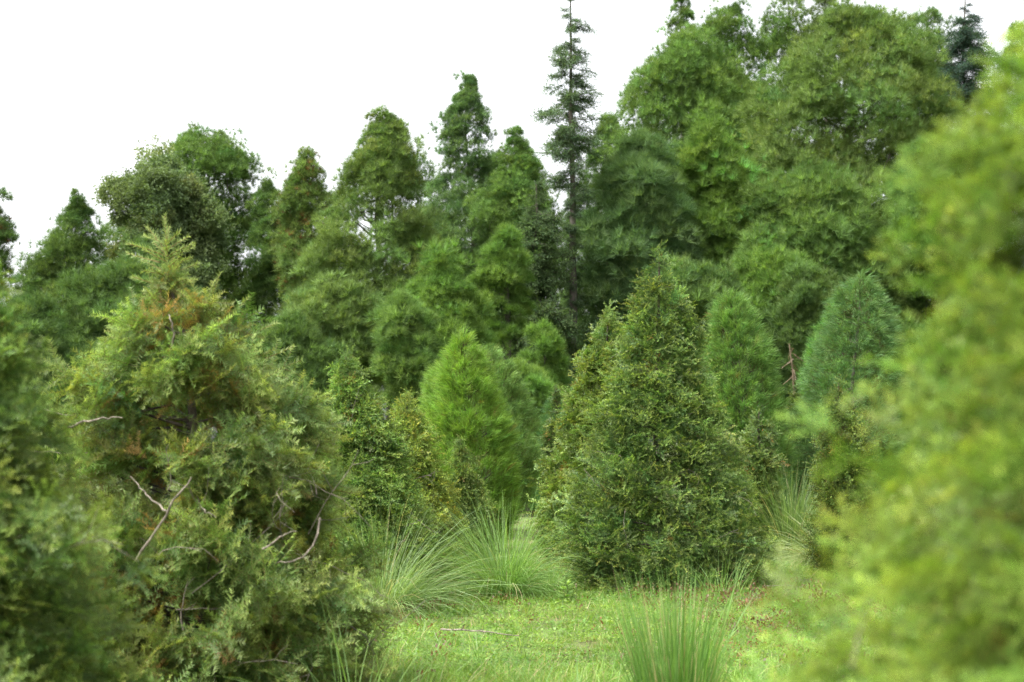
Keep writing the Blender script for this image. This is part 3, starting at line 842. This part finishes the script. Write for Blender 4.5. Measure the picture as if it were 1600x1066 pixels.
# ------------------------------------------------------------------ young pines among the rows
YG = 'young long-needled pines in the plantation'
young_pine('young_pine', 'bright green brush-like young pine in front of two others left of the grass gap', [(526, 719, 725), (555, 700, 750), (600, 685, 771), (680, 673, 795), (740, 678, 806), (800, 690, 806), (850, 700, 795)],
           19, 31, 2100, (0.12, 0.225, 0.035), (0.26, 0.39, 0.08), group=YG, brown=0.02)
young_pine('young_pine', 'yellow-green young pine peeping out left behind the bright brush-like pine', [(558, 692, 702), (590, 668, 722), (660, 655, 740), (760, 655, 750), (820, 665, 740)],
           23, 32, 1500, (0.122, 0.227, 0.043), (0.270, 0.389, 0.101), group=YG)
young_pine('young_pine', 'rounded soft green young pine right behind the bright brush-like pine', [(550, 735, 772), (580, 722, 798), (620, 712, 818), (680, 700, 838), (735, 700, 843), (790, 710, 830)],
           22, 33, 2100, (0.102, 0.186, 0.054), (0.225, 0.338, 0.106), group=YG)
young_pine('young_pine', 'green cone-shaped young pine right behind the sharp cone-shaped fir', [(462, 1139, 1149), (490, 1115, 1174), (560, 1104, 1205), (640, 1106, 1222), (740, 1106, 1232), (840, 1112, 1230)],
           19.5, 34, 2400, (0.096, 0.192, 0.048), (0.213, 0.338, 0.094), group=YG, brown=0.015)
young_pine('young_pine', 'tall blue-green young pine half hidden by the blurred fir at right', [(432, 1338, 1350), (460, 1312, 1374), (520, 1288, 1396), (600, 1258, 1405), (680, 1240, 1412), (760, 1235, 1415), (830, 1245, 1410)],
           20, 35, 2600, (0.07, 0.15, 0.05), (0.18, 0.29, 0.11), group=YG, up=0.3)
young_pine('young_pine', 'sunlit narrow young pine on the left shoulder of the blue-green pine', [(490, 1290, 1302), (550, 1262, 1322), (650, 1240, 1338), (760, 1236, 1340), (810, 1240, 1330)],
           23, 36, 1500, (0.086, 0.209, 0.052), (0.203, 0.355, 0.101), group=YG)
young_pine('young_pine', 'small distant young pine by the grass gap left of the twin firs', [(630, 862, 870), (670, 845, 882), (730, 838, 890), (790, 840, 888)],
           26, 37, 700, (0.052, 0.131, 0.043), (0.135, 0.236, 0.085), group=YG)
young_pine('young_pine', 'pale far young pine at the end of the grass gap', [(700, 818, 832), (740, 800, 850), (780, 795, 858), (800, 800, 850)],
           27, 38, 500, (0.104, 0.227, 0.070), (0.220, 0.371, 0.119), group=YG)

# ------------------------------------------------------------------ firs and spruces among the rows
FG = 'young firs and spruces in the plantation'
main_fir = fir_tree('young_fir', 'sharp cone-shaped dense green fir standing alone in the centre right of the clearing',
    [(378, 1026, 1034), (410, 1008, 1050), (440, 993, 1063), (480, 976, 1084), (540, 950, 1104), (600, 930, 1126), (660, 908, 1142), (740, 880, 1175), (800, 866, 1194), (860, 860, 1206), (900, 864, 1206), (925, 876, 1195)],
    14.3, 11, FAN_MD, 760, dens=1.35, jit=0.08, per=6, size=0.82, colA=(0.045, 0.098, 0.022), colB=(0.31, 0.41, 0.10), twig=(0.11, 0.1, 0.045), ndead=22, group=FG, depth=0.55, amp=0.07, brown=0.012, deadlen=(0.15, 0.45), updir=0.1)  # new-growth tips brightened as highlights, base colour darkened for a shaded interior
fir_tree('young_fir', 'paler yellow-green fir directly behind the left side of the sharp cone-shaped fir',
    [(472, 946, 956), (500, 930, 972), (560, 900, 1000), (640, 872, 1020), (720, 845, 1030), (790, 830, 1040), (850, 828, 1045), (885, 835, 1040)],
    17.2, 12, FAN_LO, 420, per=8, size=0.9, colA=(0.081, 0.142, 0.028), colB=(0.237, 0.300, 0.074), group=FG, amp=0.07)
big = fir_tree('young_fir', 'large ragged fir with bare grey branches, rusty needles and a leaning leader at left',
    [(425, 245, 275), (460, 222, 325), (485, 185, 378), (520, 162, 425), (600, 108, 468), (700, 90, 520), (800, 85, 560), (900, 60, 598), (1000, 30, 604), (1060, 20, 596)],
    8.0, 13, FAN_HI, 540, dens=1.35, jit=0.16, front=0.7, per=7, size=0.92, colA=(0.085, 0.14, 0.034), colB=(0.32, 0.385, 0.115), twig=(0.16, 0.1, 0.05), ndead=34, group=FG, depth=0.5, amp=0.17, brown=0.06,
    slope=0.45, trunk_r=0.06, gap=0.42, hole=[(250, 26, 500, 880, 0.92), (300, 16, 560, 720, 0.5)], limbn=170, deadlen=(0.2, 0.65))
fir_tree('young_fir', 'blurred near fir filling the lower left corner',
    [(380, -60, -40), (430, -100, 12), (480, -150, 42), (540, -200, 72), (600, -240, 88), (700, -300, 130), (800, -350, 172), (900, -390, 205), (1066, -430, 238), (1250, -440, 250)],
    4.9, 14, FAN_HI, 440, dens=1.4, jit=0.2, per=7, size=0.6, colA=(0.068, 0.125, 0.03), colB=(0.26, 0.35, 0.08), ndead=14, group=FG, depth=0.5, amp=0.12, limbn=120)
fir_tree('young_fir', 'very blurred near fir filling the right edge of the photo',
    [(-260, 1770, 1800), (-100, 1672, 1890), (0, 1590, 1960), (90, 1540, 2010), (150, 1440, 2050), (220, 1425, 2090), (350, 1385, 2160), (470, 1385, 2200), (560, 1355, 2240), (680, 1262, 2290), (800, 1245, 2330), (1000, 1170, 2370), (1300, 1130, 2480), (1900, 1050, 2600)],
    2.15, 15, FAN_BL, 620, dens=1.75, front=0.7, jit=0.26, per=7, size=0.45, colA=(0.1, 0.185, 0.03), colB=(0.36, 0.46, 0.08), deadlen=(0.05, 0.14), ndead=8, group=FG, depth=0.6, amp=0.1, limbn=150, brown=0.03, trunk_r=0.035)
fir_tree('young_fir', 'mid-sized fir with dead twigs between the large ragged fir and the yellow-tipped spruce',
    [(543, 541, 547), (570, 512, 573), (605, 506, 584), (640, 496, 612), (700, 490, 648), (780, 485, 680), (860, 478, 700), (940, 480, 700)],
    13.3, 16, SPR_MD, 400, per=8, size=0.85, colA=(0.083, 0.167, 0.036), colB=(0.309, 0.411, 0.095), ndead=14, group=FG, amp=0.08, brown=0.02, dens=1.6, jit=0.1)
fir_tree('young_spruce', 'yellow-tipped spruce left of the bright brush-like pine',
    [(606, 630, 638), (635, 612, 662), (680, 600, 684), (740, 592, 705), (800, 588, 725), (880, 585, 735), (915, 590, 730)],
    14.6, 17, SPR_MD, 360, per=8, size=0.85, colA=(0.117, 0.202, 0.040), colB=(0.497, 0.516, 0.097), group=FG, cat='spruce tree', brown=0.01, dens=1.5, jit=0.08)
fir_tree('young_spruce', 'small neat spruce in front of the bright brush-like pine',
    [(684, 714, 722), (710, 701, 738), (750, 690, 762), (800, 682, 776), (850, 675, 782), (885, 680, 775)],
    15.6, 18, SPR_MD, 300, per=8, size=0.75, colA=(0.079, 0.149, 0.035), colB=(0.282, 0.366, 0.088), group=FG, cat='spruce tree')
fir_tree('young_fir', 'small open fir between the sharp cone-shaped fir and the tussock at right',
    [(634, 1180, 1188), (665, 1158, 1212), (720, 1146, 1226), (770, 1145, 1230), (865, 1148, 1228)],
    17.5, 19, FAN_LO, 150, per=7, size=0.9, colA=(0.075, 0.132, 0.032), colB=(0.226, 0.284, 0.077), group=FG, gap=0.3, amp=0.15)
fir_tree('young_spruce', 'small spruce just left of the blurred fir, below the blue-green pine',
    [(588, 1308, 1316), (625, 1288, 1335), (680, 1272, 1362), (740, 1262, 1380), (840, 1258, 1388), (893, 1262, 1384)],
    15.5, 20, SPR_LO, 220, per=8, size=0.85, colA=(0.068, 0.121, 0.025), colB=(0.225, 0.275, 0.058), group=FG, cat='spruce tree')
fir_tree('young_fir', 'small fir with a brown dead drooping leader between the two cone-shaped pines at right',
    [(600, 1236, 1250), (640, 1218, 1268), (700, 1205, 1285), (790, 1205, 1290)],
    21, 21, FAN_LO, 150, per=7, size=0.95, colA=(0.061, 0.108, 0.025), colB=(0.175, 0.225, 0.058), group=FG)
fir_tree('young_fir', 'small far fir beside the grass gap left of the twin firs',
    [(604, 866, 872), (650, 852, 886), (700, 842, 895), (780, 838, 900)],
    24, 22, FAN_LO, 140, per=7, size=1.0, colA=(0.054, 0.101, 0.025), colB=(0.150, 0.200, 0.053), group=FG)

# leader of the large left fir: long separate shoots reaching out of the crown
rng = np.random.default_rng(77)
g = Geo()
Dl = 8.0
def lp(px, py, dy=0.0):
    return np.array([xat(px, py, Dl + dy), Dl + dy, zat(py, Dl + dy)])
segs = [((262, 470), (258, 410), .0, .012), ((258, 410), (250, 336), .03, .0)]
for (a0, a1, dy) in [((262, 452), (262, 395), 0), ((262, 395), (254, 334), 0), ((258, 400), (200, 374), -.05), ((250, 410), (196, 398), .1), ((262, 400), (304, 376), -.08),
                     ((262, 415), (300, 405), .1), ((262, 430), (222, 422), -.1), ((264, 432), (300, 436), -.12), ((258, 392), (232, 352), .06), ((262, 440), (285, 400), -.2),
                     ((262, 450), (225, 470), -.15), ((264, 450), (305, 462), -.18), *[((262, 375 + 5 * i), (262 + (34 + i * 1.6) * math.sin(i * 2.4), 352 + 5.4 * i), 0.16 * math.cos(i * 2.4)) for i in range(22)], ((330, 470), (342, 425), 0), ((360, 495), (388, 462), .0), ((400, 520), (432, 500), 0.05), ((415, 560), (460, 545), 0)]:
    p_, q_ = lp(*a0), lp(*a1, dy)
    shoot(g, rng, p_, q_ - p_, float(np.linalg.norm(q_ - p_)), (0.2, -0.8, 0.6), 0.038, 0.0035, 0.0065, 0.8, 58, 0.08, 0.003, (0.3, 1.0))
V, W, F = g.done()
C = W[:, :1] * np.array([[0.1, 0.15, 0.042]]) + W[:, 1:2] * np.array([[0.26, 0.32, 0.1]]) + W[:, 2:] * np.array([[0.17, 0.09, 0.04]])
make_mesh('leading_shoot', V - np.array(big.location), C, F, M_NEEDLE, big)
# its long bare grey bough in front and the curved broken ones lower down
for path, rad in [([(212, 872, -1.0), (245, 830, -1.05), (262, 800, -1.08), (283, 770, -1.1), (300, 745, -1.1)], .008),
                  ([(262, 800, -1.08), (230, 775, -.9), (205, 745, -.8)], .005), ([(500, 808, -1.0), (493, 850, -1.05), (462, 878, -1.1), (430, 880, -1.0)], .006),
                  ([(268, 548, -.35), (272, 518, -.42), (264, 490, -.4)], .008), ([(105, 668, -.5), (150, 655, -.6), (190, 652, -.6)], .006),
                  ([(410, 860, -1.1), (440, 838, -1.15), (462, 828, -1.1)], .005)]:
    pts = np.array([lp(px, py, dy) for px, py, dy in path])
    t_ = np.linspace(0, 1, len(pts)); tt = np.linspace(0, 1, 12)
    pp = np.stack([np.interp(tt, t_, pts[:, i]) for i in range(3)], 1) + rng.normal(0, 0.004, (12, 3))
    V, F = tube(pp - np.array(big.location), np.linspace(rad, rad * 0.4, 12), 6)
    make_mesh('dead_branch', V, None, F, M_GREY, big)


# ------------------------------------------------------------------ tussocks
def blades(rng, n, base_r, L, w, lean, droop, seg=5, x0=0, y0=0, z0=0, bias=(0, 0)):
    """curved tapering blades fanning out of a base"""
    th = rng.uniform(0, 2 * math.pi, n); rb = base_r * np.sqrt(rng.random(n))
    base = np.stack([x0 + rb * np.cos(th), y0 + rb * np.sin(th), np.full(n, z0) - 0.01], 1)
    th2 = th + rng.normal(0, 0.5, n)
    le = np.abs(rng.normal(lean, lean * 0.55, n))
    ln = L * rng.uniform(0.4, 1.1, n)
    out_ = np.stack([np.cos(th2) + bias[0], np.sin(th2) + bias[1], np.zeros(n)], 1)
    el = math.pi / 2 - le
    dr = droop * rng.uniform(0.4, 1.4, n) * (0.35 + le)
    P = [base]
    ds = ln / seg
    for s in range(seg):
        e_ = el - dr * ((s + 0.5) / seg) ** 1.3 * 2.0
        P.append(P[-1] + (out_ * np.cos(e_)[:, None] + np.array([0, 0, 1.0]) * np.sin(e_)[:, None]) * ds[:, None])
    P = np.stack(P, 1)                                              # n, seg+1, 3
    P[:, :, 2] = np.maximum(P[:, :, 2], z0 + 0.01)
    side = norm(np.cross(out_, np.array([0, 0, 1.0])) + rng.normal(0, 0.6, (n, 3))) * w * 0.5
    wt = np.array([0.8, 1, 0.95, 0.8, 0.5, 0.08])[:seg + 1] if seg == 5 else np.linspace(1, 0.08, seg + 1)
    L_ = P - side[:, None] * wt[None, :, None]; R_ = P + side[:, None] * wt[None, :, None]
    V = np.stack([L_, R_], 2).reshape(-1, 3)
    k = 2 * (seg + 1)
    q = []
    for s in range(seg):
        a_ = 2 * s
        q += [(a_, a_ + 1, a_ + 3), (a_, a_ + 3, a_ + 2)]
    F = (np.arange(n) * k)[:, None, None] + np.array(q)[None]
    return V, F.reshape(-1, 3), k


def tussock(label, px, D, n, L, base_r, lean, droop, w=0.004, seed=0, cA=(0.1, 0.2, 0.045), cB=(0.25, 0.38, 0.12), dry=0.05, bias=(0, 0), group='grass tussocks in the clearing'):
    rng = np.random.default_rng(seed)
    x0 = (px - 800) / FPX * D
    g0 = float(gz(x0, D))
    V, F, k = blades(rng, n, base_r, L, w, lean, droop, 5, x0, D, g0, bias)
    t_ = rng.uniform(0, 1, (n, 1))
    c = np.asarray(cA) * (1 - t_) + np.asarray(cB) * t_
    dd = rng.random(n) < dry
    c[dd] = np.array([0.42, 0.36, 0.2]) * rng.uniform(0.7, 1.1, (dd.sum(), 1))
    C = np.repeat(c, k, 0)
    o = make_mesh('grass_tussock', V - np.array([x0, D, g0]), C, F, M_GRASS, loc=(x0, D, g0))
    tag(o, label, 'grass tussock', group)
    return o


tussock('large arching green tussock in the clearing left of the sharp cone-shaped fir', 785, 13.3, 1700, 1.08, 0.17, 0.55, 0.8, 0.0045, 1, bias=(-0.25, 0))
tussock('pale arching tussock at the foot of the large ragged fir', 604, 12.3, 1300, 1.1, 0.15, 0.65, 0.8, 0.0045, 2, (0.11, 0.19, 0.06), (0.27, 0.36, 0.16), bias=(0.3, 0))
tussock('tall loose tussock right of the sharp cone-shaped fir', 1232, 17.3, 1400, 1.3, 0.18, 0.38, 0.6, 0.006, 3, (0.09, 0.16, 0.05), (0.24, 0.33, 0.13))
tussock('flopped pale tussock beside the blurred fir at right', 1296, 16.3, 1100, 1.0, 0.2, 0.75, 0.8, 0.006, 4, (0.14, 0.21, 0.08), (0.34, 0.4, 0.2), 0.15)
tussock('upright stiff bright green rush tussock in the foreground', 1052, 7.5, 560, 0.8, 0.17, 0.2, 0.16, 0.0062, 5, (0.085, 0.18, 0.04), (0.2, 0.34, 0.09), 0.13)
tussock('thin sparse tussock at the bottom edge left of the rush tussock', 900, 7.6, 110, 0.55, 0.3, 0.7, 0.7, 0.004, 6, dry=0.1)
tussock('small sparse tussock at the bottom edge by the large ragged fir', 625, 7.7, 120, 0.5, 0.3, 0.4, 0.45, 0.005, 7)
tussock('few long blades rising in front of the large ragged fir', 560, 7.0, 40, 0.75, 0.12, 0.45, 0.4, 0.0055, 8)
tussock('small pale tussock hugging the left skirt of the sharp cone-shaped fir', 855, 13.9, 260, 0.5, 0.12, 0.6, 0.7, 0.0045, 9)
tussock('low leaning tussock behind the gap between the two arching tussocks', 700, 14.4, 420, 0.6, 0.2, 0.6, 0.6, 0.005, 10)
tussock('small tussock in front of the right skirt of the sharp cone-shaped fir', 1120, 13.0, 90, 0.5, 0.25, 0.35, 0.4, 0.004, 12)

# ------------------------------------------------------------------ lawn
rng = np.random.default_rng(5)


def patch(seed, n, R0, L, w):
    r = np.random.default_rng(seed)
    V, F, k = blades(r, n, R0, L, w, 0.55, 0.5, 2)
    t_ = r.uniform(0, 1, n)
    W = np.repeat(np.stack([1 - t_, t_, np.zeros(n)], 1) * r.uniform(0.8, 1.2, (n, 1)), k, 0)
    dry = np.repeat(r.random(n) < 0.06, k)
    W[dry] = (0, 0, 1)
    return V.astype(np.float32), W.astype(np.float32), F.astype(np.int32)


def rosette(seed, n, R0, leaf):
    """low broad leaves: clover and other lawn herbs"""
    r = np.random.default_rng(seed)
    th = r.uniform(0, 6.28, n); rb = R0 * np.sqrt(r.random(n))
    c = np.stack([rb * np.cos(th), rb * np.sin(th), r.uniform(0.015, 0.045, n)], 1)
    d = np.stack([np.cos(th * 7), np.sin(th * 7), r.normal(0.1, 0.3, n)], 1)
    s = norm(np.cross(d, np.array([0, 0, 1.0]) + r.normal(0, 0.3, (n, 3)))) * leaf * 0.4
    d = norm(d) * leaf * r.uniform(0.7, 1.2, (n, 1))
    V = np.stack([c, c + d * 0.55 + s, c + d, c + d * 0.55 - s], 1).reshape(-1, 3)
    idx = np.arange(n)[:, None] * 4
    F = np.concatenate([idx + np.array([[0, 1, 2]]), idx + np.array([[0, 2, 3]])])
    t_ = r.uniform(0, 1, n)
    W = np.repeat(np.stack([1 - t_, t_, np.zeros(n)], 1), 4, 0)
    return V.astype(np.float32), W.astype(np.float32), F.astype(np.int32)


def fieldnoise(x, y, seed, f=1.0):
    r = np.random.default_rng(seed)
    o = np.zeros_like(x)
    for i in range(6):
        kx, ky, ph = r.normal(0, f * (1 + i * 0.5)), r.normal(0, f * (1 + i * 0.5)), r.uniform(0, 6.28)
        o += np.sin(kx * x + ky * y + ph) / (1 + i * 0.3)
    return o / 3


def field(n, x0, x1, y0, y1, temps, s, A, B, T, seed, name, label, cat, keep=None, flat_dir=True):
    r = np.random.default_rng(seed)
    x = r.uniform(x0, x1, n); y = y0 + (y1 - y0) * r.random(n)
    if keep is not None:
        k = keep(x, y, r); x, y = x[k], y[k]
    m_ = len(x)
    P = np.stack([x, y, gz(x, y)], 1)
    th = r.uniform(0, 6.28, m_)
    D_ = np.stack([np.cos(th), np.sin(th), np.zeros(m_)], 1)
    tint = fieldnoise(x, y, 3, 1.6)[:, None]
    a_ = jitter_col(r, A, m_, 0.12, 0.1) * (1 + tint * np.array([0.25, 0.15, 0.1])); b_ = jitter_col(r, B, m_, 0.12, 0.12) * (1 + tint * np.array([0.25, 0.15, 0.1]))
    V, C, F = scatter(temps, P, D_, (0, 0, 1.0), s * r.uniform(0.6, 1.3, m_), a_, b_, T, r)
    o = make_mesh(name, V, C, F, M_GRASS)
    tag(o, label, cat, kind='stuff')
    return o


GP = [patch(s, 24, 0.1, 0.1, 0.0055) for s in range(8)]
GPF = [patch(30 + s, 12, 0.18, 0.12, 0.014) for s in range(5)]
RO = [rosette(s, 22, 0.09, 0.024) for s in range(6)]
field(9500, -2.6, 4.6, 6.4, 17.5, GP, 1.0, (0.1, 0.19, 0.03), (0.215, 0.335, 0.06), (0.4, 0.33, 0.17), 1, 'lawn_grass', 'short bright green grass of the clearing', 'grass')
field(4200, -2.6, 4.6, 6.4, 17.5, RO, 1.0, (0.1, 0.18, 0.035), (0.2, 0.3, 0.07), (0.4, 0.33, 0.17), 2, 'ground_cover', 'low leafy herbs growing through the short grass', 'ground cover')
field(9000, -14, 14, 3.0, 34, GPF, 1.0, (0.1, 0.17, 0.035), (0.2, 0.29, 0.065), (0.35, 0.29, 0.15), 3, 'rough_grass', 'rough grass under and between the young trees', 'grass')


GPL = [patch(60 + s, 26, 0.12, 0.2, 0.005) for s in range(5)]
field(1500, -2.4, 3.6, 6.2, 9.0, GPL, 1.0, (0.1, 0.19, 0.03), (0.22, 0.33, 0.07), (0.4, 0.33, 0.17), 8, 'long_grass', 'longer soft grass in the foreground', 'grass')


def redmask(x, y, r):
    a_ = np.exp(-((x - 2.4) / 0.9) ** 2 - ((y - 11.2) / 2.2) ** 2) + 0.9 * np.exp(-((x + 0.85) / 0.5) ** 2 - ((y - 11.8) / 0.6) ** 2)
    a_ += 0.5 * np.exp(-((x - 1.0) / 1.6) ** 2 - ((y - 12.6) / 0.7) ** 2)
    return r.random(len(x)) < (a_ * (0.4 + fieldnoise(x, y, 9, 2.5)) * 1.35 + 0.03)


RP = [rosette(40 + s, 14, 0.05, 0.018) for s in range(4)]
RP = [(v * np.array([1, 1, 2.6], np.float32), w, f) for v, w, f in RP]
field(3600, -1.8, 4.0, 8.0, 14.5, RP, 1.0, (0.1, 0.05, 0.03), (0.17, 0.1, 0.045), (0.3, 0.2, 0.1), 4, 'red_ground_cover', 'reddish brown low weeds in patches on the grass', 'ground cover', keep=redmask)


# ------------------------------------------------------------------ single weeds, twigs on the grass
def weed(name, label, px, D, H, seed, nleaf, leaf, cA, cB, stems=1, group=None, spike=False):
    r = np.random.default_rng(seed)
    x0 = (px - 800) / FPX * D; g0 = float(gz(x0, D))
    root = empty(name, (x0, D, g0), label, 'weed', group)
    g_ = Geo(); st = Geo()
    for s in range(stems):
        tip = np.array([r.normal(0, 0.06) * (stems > 1) * 2, r.normal(0, 0.05), H * r.uniform(0.7, 1.0)])
        pts = np.array([[0, 0, -0.02], tip * 0.5 + r.normal(0, 0.01, 3), tip])
        tv, tf = tube(pts, [0.003, 0.0025, 0.0015], 4)
        st.add(tv, np.zeros((len(tv), 3)), tf)
        for i in range(nleaf):
            t_ = 0.1 + 0.9 * i / nleaf
            p_ = tip * t_
            a_ = i * 2.4 + r.uniform(-.4, .4)
            d = np.array([math.cos(a_), math.sin(a_), 0.35])
            L_ = leaf * (1 - 0.6 * t_) * r.uniform(0.8, 1.2) * (0.6 if spike and t_ > 0.6 else 1)
            sd = norm(np.cross(d, (0, 0, 1.0))) * L_ * 0.2
            d = norm(d) * L_
            V = np.array([p_, p_ + d * 0.5 + sd, p_ + d, p_ + d * 0.5 - sd])
            g_.add(V, np.tile(np.asarray(cA) * (1 - t_) + np.asarray(cB) * t_, (4, 1)), np.array([[0, 1, 2], [0, 2, 3]]))
    V, C, F = st.done(); make_mesh('stem', V, np.tile(np.array([0.12, 0.16, 0.05]), (len(V), 1)), F, M_GRASS, root)
    V, C, F = g_.done(); make_mesh('foliage', V, C, F, M_GRASS, root)
    return root


WG = 'weeds at the foot of the sharp cone-shaped fir'
weed('flowering_weed', 'tall upright weed with a pale green flower spike in front of the cone-shaped fir', 1074, 12.9, 0.42, 1, 40, 0.05, (0.12, 0.22, 0.05), (0.4, 0.46, 0.25), 1, WG, True)
weed('leafy_weed', 'pale long-leaved weed left of the base of the cone-shaped fir', 882, 12.9, 0.26, 2, 14, 0.14, (0.16, 0.28, 0.07), (0.32, 0.44, 0.14), 2, WG)
weed('leafy_weed', 'round-leaved light green weed under the fir behind the rush tussock', 1105, 13.0, 0.2, 3, 14, 0.06, (0.14, 0.27, 0.05), (0.24, 0.4, 0.1), 3, WG)
weed('leafy_weed', 'small light green weed under the centre of the cone-shaped fir', 985, 13.0, 0.17, 4, 12, 0.06, (0.14, 0.27, 0.05), (0.24, 0.4, 0.1), 3, WG)
weed('seeding_weed', 'thin brownish seeding weed right of the flower spike', 1133, 12.9, 0.34, 5, 26, 0.035, (0.2, 0.15, 0.07), (0.4, 0.32, 0.2), 2, WG)
weed('red_weed', 'dark red upright stalk in the reddish patch at right', 1190, 10.3, 0.14, 6, 12, 0.04, (0.16, 0.04, 0.03), (0.22, 0.06, 0.04), 1)
weed('red_weed', 'dark red leaning weed beside the blurred fir', 1216, 10.1, 0.1, 7, 12, 0.05, (0.16, 0.04, 0.03), (0.22, 0.06, 0.04), 3)

rng = np.random.default_rng(41)
V, F = dead_twig(rng, (0, 0, 0.03), (1, -0.45, 0.0), 0.75, 0.008, 8, 0.12)
x_, y_ = (690 - 800) / FPX * 10.9, 10.9
V[:, 2] = np.clip(V[:, 2], 0.012, 0.09)
o = make_mesh('fallen_branch', V, None, F, M_GREY, loc=(x_, y_, float(gz(x_, y_)) + 0.02))
tag(o, 'thin grey fallen branch lying on the grass in the clearing', 'branch')
rng = np.random.default_rng(43)
V, F = dead_twig(rng, (0, 0, 0.03), (1, 0.1, 0.02), 0.4, 0.006, 6, 0.15)
x_, y_ = (1190 - 800) / FPX * 13.6, 13.6
V[:, 2] = np.clip(V[:, 2], 0.012, 0.12)
o = make_mesh('fallen_branch', V, None, F, M_GREY, loc=(x_, y_, float(gz(x_, y_)) + 0.03))
tag(o, 'pale dry twig on the ground by the right skirt of the cone-shaped fir', 'branch')
# dead leader on the little fir at right
for o in [o for o in COL.objects if o.get('label', '').startswith('small fir with a brown dead')]:
    rng = np.random.default_rng(3)
    g = Geo()
    p_ = np.array([xat(1241, 620, 21), 21, zat(620, 21)]); q_ = np.array([xat(1239, 536, 21), 21, zat(536, 21)])
    shoot(g, rng, p_, q_ - p_, float(np.linalg.norm(q_ - p_)), (0, -1, 0), 0.05, 0.012, 0.01, 0.9, 110, 0.03, 0.02, (0, 1))
    for k_ in range(7):
        t_ = 0.3 + 0.1 * k_
        d_ = np.array([math.cos(k_ * 2.4), math.sin(k_ * 2.4), -0.9])
        shoot(g, rng, p_ + (q_ - p_) * t_, d_, 0.22, (0, 0, 1), 0.04, 0.012, 0.01, 0.9, 70, 0.1, 0.008, (0, 1))
    V, W, F = g.done()
    C = W[:, :1] * np.array([[0.12, 0.09, 0.06]]) + W[:, 1:2] * np.array([[0.2, 0.16, 0.11]]) + W[:, 2:] * np.array([[0.2, 0.15, 0.1]])
    tag(make_mesh('leading_shoot', V - np.array(o.location), C, F, M_NEEDLE, o), 'brown dead drooping leader')
